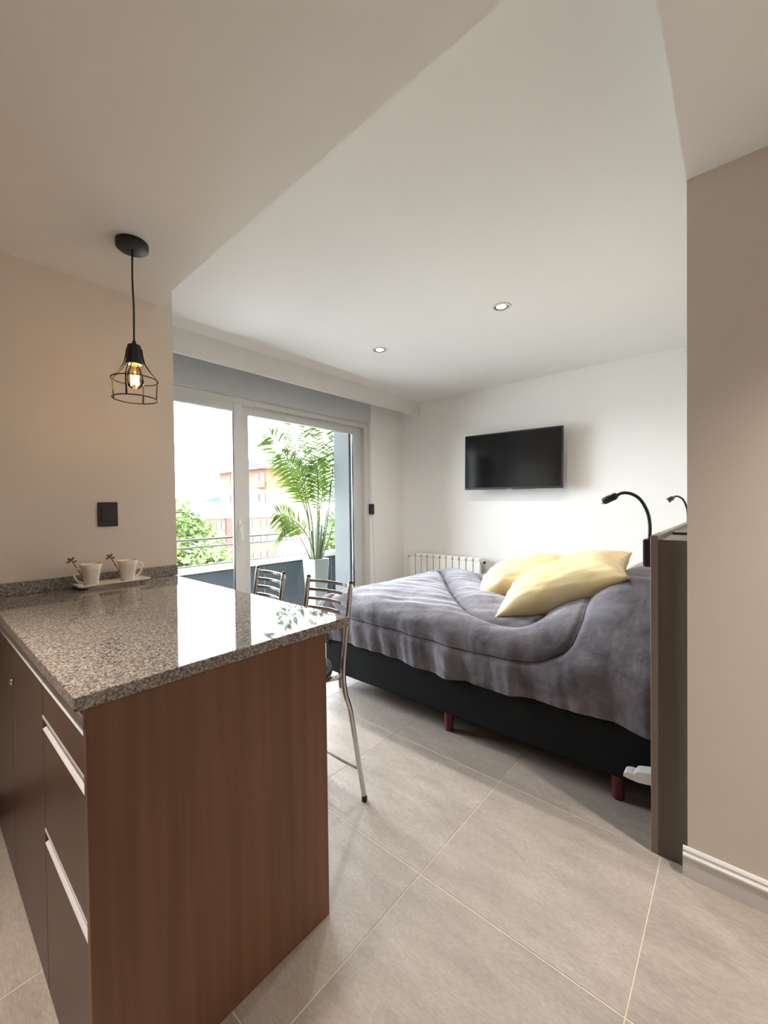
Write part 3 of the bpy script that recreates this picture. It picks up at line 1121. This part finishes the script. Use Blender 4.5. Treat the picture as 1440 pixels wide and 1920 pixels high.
# white moulding offcut sticking out from the foot of the headboard
o = prism('moulding_offcut', [(x_, 1.775, z_) for x_, z_ in ((-0.338, 0.183), (-0.32, 0.180), (-0.29, 0.178), (-0.262, 0.182), (-0.2355, 0.188), (-0.2355, 0.232),
                              (-0.286, 0.219), (-0.296, 0.214), (-0.303, 0.203), (-0.314, 0.203), (-0.328, 0.200), (-0.337, 0.193))], (0.0, 0.05, 0), WHITE)
tagit(o, 'white moulding offcut sticking out from the headboard near the floor', 'moulding')


# ------------------------------------------------------------------ bar stools
def make_stool(label):
    t = thing('bar_stool', (0, 0, 0), label, 'stool', 'bar stools at the peninsula')
    sx = 0.133
    yb = 0.144          # back posts at seat level
    for s in (-1, 1):
        p = spline([(s * sx, yb + 0.047, 0.92), (s * sx, yb + 0.028, 0.79), (s * sx, yb + 0.012, 0.68), (s * sx, yb, 0.565), (s * sx, yb + 0.010, 0.48),
                    (s * sx, yb + 0.036, 0.40), (s * sx, yb + 0.078, 0.18), (s * sx, yb + 0.112, 0.006)], 5)
        lg = tube('rear_leg', p, 0.0105, CHROME, t, 12)
        lathe('rubber_foot', [(0.0001, 0.0), (0.012, 0.0), (0.012, 0.018), (0.0001, 0.019)], s * sx, yb + 0.1105, BLKPL, lg, 12, False, False)
        lathe('post_cap', [(0.0107, 0.917), (0.0107, 0.921), (0.006, 0.926), (0.0001, 0.927)], s * sx, yb + 0.047, BLKPL, lg, 12, False, False)
        p = spline([(s * 0.10, -0.06, 0.56), (s * 0.105, -0.068, 0.45), (s * 0.12, -0.085, 0.2), (s * 0.13, -0.095, 0.006)], 5)
        lg = tube('front_leg', p, 0.0105, CHROME, t, 12)
        lathe('rubber_foot', [(0.0001, 0.0), (0.012, 0.0), (0.012, 0.018), (0.0001, 0.019)], s * 0.13, -0.0945, BLKPL, lg, 12, False, False)
    for z in (0.902, 0.865, 0.827, 0.789):
        yy = yb + 0.047 - (0.92 - z) * 0.145
        bm = bmesh.new()
        pts = [(-sx + 2 * sx * k / 12, yy + 0.030 * (1 - (k / 6 - 1) ** 2), z) for k in range(13)]
        A = []
        for q in pts:
            A.append([bm.verts.new((q[0], q[1] + dy, q[2] + dz)) for dy, dz in ((-0.002, -0.006), (0.002, -0.006), (0.002, 0.006), (-0.002, 0.006))])
        for a, b in zip(A, A[1:]):
            for k in range(4):
                bm.faces.new((a[k], a[(k + 1) % 4], b[(k + 1) % 4], b[k]))
        bm.faces.new(A[0])
        bm.faces.new(A[-1])
        link('back_slat', bm, CHROME, t)
    bm = bmesh.new()
    alathe(bm, [(0.0001, 0.565), (0.135, 0.565), (0.15, 0.572), (0.155, 0.588), (0.15, 0.606), (0.13, 0.616), (0.0001, 0.62)], 0, 0, 36, False, False)
    link('seat', bm, LEATHER, t, True)
    bm = bmesh.new()
    atube(bm, [(0.125 * math.cos(a * math.pi / 16), 0.02 + 0.10 * math.sin(a * math.pi / 16) - 0.02, 0.553) for a in range(32)], 0.0095, 8, True)
    for s in (-1, 1):
        atube(bm, [(s * 0.095, 0.065, 0.553), (s * sx, yb, 0.556)], 0.010, 8)
    link('seat_ring', bm, CHROME, t, True)
    yr = yb + 0.086
    tube('stretcher', spline([(sx, yr, 0.142), (0.02, yr - 0.005, 0.142), (-sx, yr, 0.142)], 5), 0.0055, CHROME, t, 8)
    tube('foot_rest', spline([(-0.122, -0.088, 0.2), (0, -0.094, 0.2), (0.122, -0.088, 0.2)], 5), 0.007, CHROME, t, 8)
    return t


st = make_stool('chrome ladder back bar stool nearest the bed, at the peninsula corner')
st.location = (-1.318, 0.972, 0)
s2 = copy_tree(st)
s2['label'] = 'chrome ladder back bar stool nearer the balcony door, mostly hidden by the countertop'
s2.location = (-1.765, 0.972, 0)
s2.rotation_euler = (0, 0, math.radians(-6.5))

# ------------------------------------------------------------------ balcony
structure(box('balcony_floor', -4.45, XW - 0.301, -0.5, 5.0, -0.3, -0.1, CONC))
structure(box('balcony_shade_slab', -4.5, XW - 0.301, -0.5, 5.0, 2.62, 2.8, CONC))  # unseen slab added overhead to shade the palm and parapet
BXR = -4.3
par = thing('balcony_parapet', (BXR, 2.3, -0.1), 'dark balcony parapet with white coping beyond the glass door', 'parapet')
for k in range(5):
    y0 = -0.4 + k * 1.06
    box('panel', BXR - 0.02, BXR + 0.02, y0, y0 + 1.05, -0.1, 0.535, PARA, par, 0.004)
box('coping', BXR - 0.07, BXR + 0.05, -0.45, 5.0, 0.552, 0.605, WHITE, par, 0.004)
box('lower_trim', BXR - 0.03, BXR + 0.03, -0.45, 5.0, 0.535, 0.552, BLACK, par)
ral = thing('balcony_railing', (BXR, 2.3, 0.605), 'dark metal balcony railing of three bars above the parapet', 'railing')
for z, r in ((0.898, 0.012), (0.818, 0.009), (0.622, 0.009)):
    tube('bar', [(BXR, -0.45, z), (BXR, 2, z), (BXR, 4.98, z)], r, RAILM, ral, 8)
for y in (-0.35, 1.02, 4.6):
    box('post', BXR - 0.012, BXR + 0.012, y, y + 0.024, 0.605, 0.9, RAILM, ral)


# palm ---------------------------------------------------------------
PX, PY = -3.82, 3.175
palm = thing('potted_palm', (PX, PY, -0.1), 'tall areca palm in a pale tapered planter on the balcony', 'potted plant')
bm = bmesh.new()
A = []
for hw, z in ((0.075, -0.1), (0.112, 0.615), (0.098, 0.615), (0.092, 0.56)):
    A.append([bm.verts.new((PX + sx * hw, PY + sy * hw, z)) for sx, sy in ((-1, -1), (1, -1), (1, 1), (-1, 1))])
for a, b in zip(A, A[1:]):
    for k in range(4):
        bm.faces.new((a[k], a[(k + 1) % 4], b[(k + 1) % 4], b[k]))
bm.faces.new(A[0])
pot = link('planter', bm, POTM, palm)
bake_bevel(pot, 0.006)
box('soil', PX - 0.092, PX + 0.092, PY - 0.092, PY + 0.092, 0.545, 0.562, SOIL, palm)


def frond(pts, width, leaflets, seed, parent, lo=0.25, droop=0.5, nm='frond'):
    rnd = random.Random(seed)
    sp_ = spline(pts, 8)
    bm = bmesh.new()
    n = len(sp_)
    atube(bm, sp_, [0.009 * (1 - 0.8 * k / (n - 1)) for k in range(n)], 5)
    for k in range(leaflets):
        f = lo + (1 - lo) * (k + 0.5) / leaflets
        i = min(n - 2, int(f * (n - 1)))
        p = sp_[i].lerp(sp_[i + 1], f * (n - 1) - i)
        t = (sp_[i + 1] - sp_[i]).normalized()
        side0 = t.cross(Vector((0.8, -0.3, 0.25))).normalized()
        ln = width * (math.sin(math.pi * (0.12 + 0.8 * (f - lo) / (1 - lo))) ** 0.7) * rnd.uniform(0.85, 1.1)
        for s in (-1, 1):
            d0 = (side0 * s + t * rnd.uniform(0.5, 0.9) + Vector((rnd.uniform(-.2, .2), rnd.uniform(-.2, .2), 0.1))).normalized()
            w = 0.0105
            wv = d0.cross(Vector((1, 0.2, 0.1))).normalized()
            prev = None
            for q in range(5):
                g = q / 4
                c = p + d0 * ln * g + Vector((0, 0, -droop * ln * g * g))
                ww = w * (0.35 + 1.3 * g) if g < 0.5 else w * 2 * (1 - g)
                if q == 4:
                    cur = (bm.verts.new(c), None)
                    bm.faces.new((prev[0], prev[1], cur[0]))
                else:
                    cur = (bm.verts.new(c - wv * ww), bm.verts.new(c + wv * ww))
                    if prev:
                        bm.faces.new((prev[0], prev[1], cur[1], cur[0]))
                prev = cur
    return link(nm, bm, PALM, parent)


B_ = (PX, PY, 0.56)
for k, pts in enumerate((
        [(PX - .02, PY, .56), (PX, PY - .05, 1.0), (PX - .02, PY - .13, 1.35), (PX + .03, PY - .22, 1.8), (PX + .05, PY - .26, 2.15)],
        [(PX + .02, PY, .56), (PX, PY + .03, 1.0), (PX + .05, PY - .0, 1.4), (PX + .03, PY - .06, 1.8), (PX - .02, PY - .09, 2.12)],
        [(PX, PY + .03, .56), (PX - .02, PY + .08, 1.05), (PX, PY + .13, 1.45), (PX, PY + .12, 1.8), (PX + .05, PY + .06, 2.05)],
        [(PX, PY - .03, .56), (PX, PY - .09, 1.0), (PX + .05, PY - .2, 1.32), (PX + .1, PY - .36, 1.5), (PX + .12, PY - .50, 1.62)],
        [(PX - .03, PY, .56), (PX, PY - .10, 1.02), (PX - .05, PY - .22, 1.35), (PX - .1, PY - .38, 1.70), (PX - .1, PY - .50, 1.82)],
        [(PX - .03, PY + .02, .56), (PX - .1, PY + .1, 1.0), (PX - .1, PY + .25, 1.35), (PX - .1, PY + .38, 1.62), (PX - .1, PY + .46, 1.70)],
        [(PX, PY + .05, .56), (PX + .03, PY + .13, 1.0), (PX + .03, PY + .2, 1.35), (PX + .06, PY + .26, 1.65), (PX + .06, PY + .30, 1.95)],
        [(PX + .03, PY - .03, .56), (PX + .05, PY - .12, .82), (PX + .05, PY - .25, 1.0), (PX + .04, PY - .42, 1.12), (PX, PY - .55, 1.18)],
        [(PX - .03, PY - .03, .56), (PX - .05, PY - .14, .80), (PX - .05, PY - .26, .95), (PX - .04, PY - .38, 1.02), (PX, PY - .46, 1.03)],
        [(PX + .03, PY + .04, .56), (PX + .1, PY + .13, .85), (PX + .05, PY + .25, 1.05), (PX, PY + .38, 1.12), (PX, PY + .45, 1.1)],
        [(PX, PY, .56), (PX + .03, PY + .02, 1.0), (PX + .1, PY - .02, 1.3), (PX + .15, PY - .08, 1.6), (PX + .2, PY - .14, 1.75)])):
    if k < 7:
        pts = [(a_, PY + (b_ - PY) * 1.1, 0.56 + (c_ - 0.56) * 1.17) for a_, b_, c_ in pts]
    frond(pts, 0.31 if k < 7 else 0.25, 32 if k < 7 else 22, k, palm, 0.36 if k < 7 else 0.4, 0.35)
tube('spear', spline([(PX + .03, PY + .05, .56), (PX + .03, PY + .17, 1.1), (PX + .03, PY + .26, 1.7), (PX + .03, PY + .31, 2.2)], 6), [0.011 - 0.0004 * k for k in range(19)], STEM, palm, 8)
for (dx, dy, tx, ty, z) in ((-.03, -.02, -.02, -.10, 1.15), (.03, .0, .02, .02, 1.1), (0, .04, .0, .1, 1.0), (.02, -.04, .03, -.09, .95)):
    tube('cane', spline([(PX + dx, PY + dy, .55), (PX + (dx + tx) / 2, PY + (dy + ty) / 2, .55 + (z - .55) / 2), (PX + tx, PY + ty, z)], 5), 0.014, STEM, palm, 8)

# planter trough with grassy plant at the balcony's right end
trg = thing('grass_planter', (-4.0, 4.05, -0.1), 'dark trough with grassy plant at the right end of the balcony', 'potted plant')
box('trough', -4.18, -3.9, 3.85, 4.35, -0.1, 0.72, BLKPL, trg, 0.01)
bm = bmesh.new()
rg = random.Random(4)
for k in range(90):
    x, y = rg.uniform(-4.16, -3.92), rg.uniform(3.87, 4.33)
    hh, dx, dy = rg.uniform(0.14, 0.42), rg.uniform(-.14, .14), rg.uniform(-.2, .16)
    v = [bm.verts.new(c) for c in ((x - .006, y - .006, .7), (x + .006, y + .006, .7), (x + dx * .4 + .006, y + dy * .4 + .006, .7 + hh * .7), (x + dx * .4 - .006, y + dy * .4 - .006, .7 + hh * .7), (x + dx, y + dy, .7 + hh))]
    bm.faces.new((v[0], v[1], v[2], v[3]))
    bm.faces.new((v[3], v[2], v[4]))
link('grass_blades', bm, PALM, trg)['kind'] = 'stuff'

# ------------------------------------------------------------------ outside
GZ = -9.0
structure(box('ground', -900, -4.6, -500, 700, GZ - 0.5, GZ, GROUND))


def tree(name, c, r, n, leaf, ms, label, seed, zs=1.0):
    rnd = random.Random(seed)
    t = thing(name, (c[0], c[1], GZ), label, 'tree', 'trees below the balcony')
    cz = c[2]
    bm = bmesh.new()
    atube(bm, spline([(c[0], c[1], GZ), (c[0] + .1, c[1], (GZ + cz) / 2), (c[0], c[1] + .1, cz)], 4), [0.22 - 0.015 * k for k in range(9)], 8)
    for k in range(6):
        a = k * 1.05
        atube(bm, [(c[0], c[1], cz - r * 0.4), (c[0] + math.cos(a) * r * .35, c[1] + math.sin(a) * r * .35, cz + r * .1), (c[0] + math.cos(a) * r * .7, c[1] + math.sin(a) * r * .7, cz + r * .45 * zs)], [0.07, 0.05, 0.02], 6)
    link('trunk', bm, BARK, t, True)
    lobes = []
    for k in range(16):
        d = Vector((rnd.gauss(0, 1), rnd.gauss(0, 1), rnd.gauss(0, 1) * zs)).normalized()
        lobes.append((Vector(c) + d * r * rnd.uniform(.35, .68), r * rnd.uniform(.28, .45)))
    V, F = [], []
    for k in range(n):
        lc, lr = lobes[rnd.randrange(16)]
        d = Vector((rnd.gauss(0, 1), rnd.gauss(0, 1), rnd.gauss(0, 1))).normalized()
        p = lc + d * lr * rnd.uniform(.75, 1.05)
        a = Vector((rnd.gauss(0, 1), rnd.gauss(0, 1), rnd.gauss(0, .6))).normalized()
        b = a.cross(d).normalized() if a.cross(d).length > 1e-3 else Vector((0, 0, 1))
        s = leaf * rnd.uniform(.6, 1.2)
        i = len(V)
        V += [p - a * s, p + b * s * .45, p + a * s, p - b * s * .45]
        F.append((i, i + 1, i + 2, i + 3))
    me = bpy.data.meshes.new('foliage')
    me.from_pydata([v - ORG[t] for v in V], [], F)
    me.materials.append(ms)
    f = bpy.data.objects.new('foliage', me)
    COL.objects.link(f)
    f.parent = t
    f['kind'] = 'stuff'
    return t


tree('leafy_tree', (-14.0, 5.7, -1.25), 2.7, 11000, 0.13, TREE1, 'bright green leafy tree beside the left edge of the balcony door', 1)
tree('leafy_tree', (-8.7, 4.6, -1.7), 1.5, 8000, 0.085, TREE2, 'darker green tree just below the balcony railing', 2, 0.8)
tree('leafy_tree', (-30.0, 13.6, -2.4), 2.6, 5000, 0.2, TREE2, 'distant dark tree before the low brick building', 3)
tree('leafy_tree', (-13.0, 10.7, 2.7), 1.6, 1500, 0.07, TREE2, 'sparse tall tree behind the palm', 5, 1.3)
tree('leafy_tree', (-20.0, 19.5, -1.6), 3.0, 7000, 0.16, TREE1, 'round green tree seen behind the planter at the right', 6)


def windows(parent, rects):
    for (p, sx, sy, sz) in rects:
        f = box('window', p[0] - sx / 2, p[0] + sx / 2, p[1] - sy / 2, p[1] + sy / 2, p[2] - sz / 2, p[2] + sz / 2, WIND, parent)
        if sy < sx:
            box('window_frame', p[0] - sx * .06, p[0] + sx * .06, p[1] - sy / 2 - .05, p[1] + sy / 2, p[2] - sz / 2, p[2] + sz / 2, WHB, f)
        else:
            box('window_frame', p[0] - sx / 2, p[0] + sx / 2 + .05, p[1] - sy * .06, p[1] + sy * .06, p[2] - sz / 2, p[2] + sz / 2, WHB, f)


b1 = thing('apartment_building', (-60, 40, GZ), 'tall ochre apartment building with projecting red roof edge beyond the balcony', 'building')
box('wall', -67, -53, 35, 45, GZ, 4.0, CREAMB, b1)
box('upper_wall', -67, -53, 34.95, 45.05, 4.0, 6.9, ORAN, b1)
rf = box('roof', -69, -52, 33.6, 46.5, 6.9, 7.25, ROOFR, b1)
bm = bmesh.new()
apoly(bm, [(-66, 35.5, 7.25), (-54, 35.5, 7.25), (-60, 35.5, 9.2)], (0, 9, 0))
link('hipped_roof', bm, ROOFG, rf)
wl = []
for zz in (5.6, 2.6, -0.4, -3.4):
    for xx in (-64.0, -61.2, -58.4, -55.6, -54.0):
        wl.append(((xx, 34.93, zz), 1.0, 0.1, 1.5))
windows(b1, wl)
for zz in (4.2, 1.2, -1.8):
    box('balcony', -55.2, -53.3, 33.7, 34.9, zz, zz + 0.9, ORAN, b1)
b2 = thing('brick_building', (-45, 25, GZ), 'low salmon and red brick building with slate roof beside the green tree', 'building')
box('wall', -53, -45, 21.3, 31.0, GZ, 0.15, SALM, b2)
box('brick_pier', -44.99, -44.8, 24.1, 24.9, GZ, 0.05, BRICK, b2)
box('white_band', -53.3, -44.7, 21.0, 31.3, 0.05, 0.55, WHB, b2)
bm = bmesh.new()
apoly(bm, [(-53.6, 20.8, 0.55), (-44.4, 20.8, 0.55), (-49, 22.8, 2.0)], (0, 10.8, 0))
link('roof', bm, ROOFG, b2)
wl = []
for zz in (-0.75, -2.75, -4.75):
    for yy in (21.8, 22.5, 23.2, 23.8, 25.4, 26.1, 27.0, 27.8, 28.9, 29.8):
        wl.append(((-44.97, yy, zz), 0.1, 0.4, 0.95))
windows(b2, wl)
b3 = thing('white_building', (-45, 38, GZ), 'low white building standing in front of the tall ochre apartment block', 'building')
box('wall', -52, -40, 33.8 - 0.6, 33.9 + 0.6, GZ, -2.6, WHB, b3)
bm = bmesh.new()
apoly(bm, [(-700, 120, GZ), (-700, 520, GZ), (-700, 620, 55), (-700, 540, 105), (-700, 470, 60), (-700, 380, 26), (-700, 330, 12), (-700, 260, 6), (-700, 180, 2)], (-60, 0, 0))
structure(link('hills', bm, HILLM))
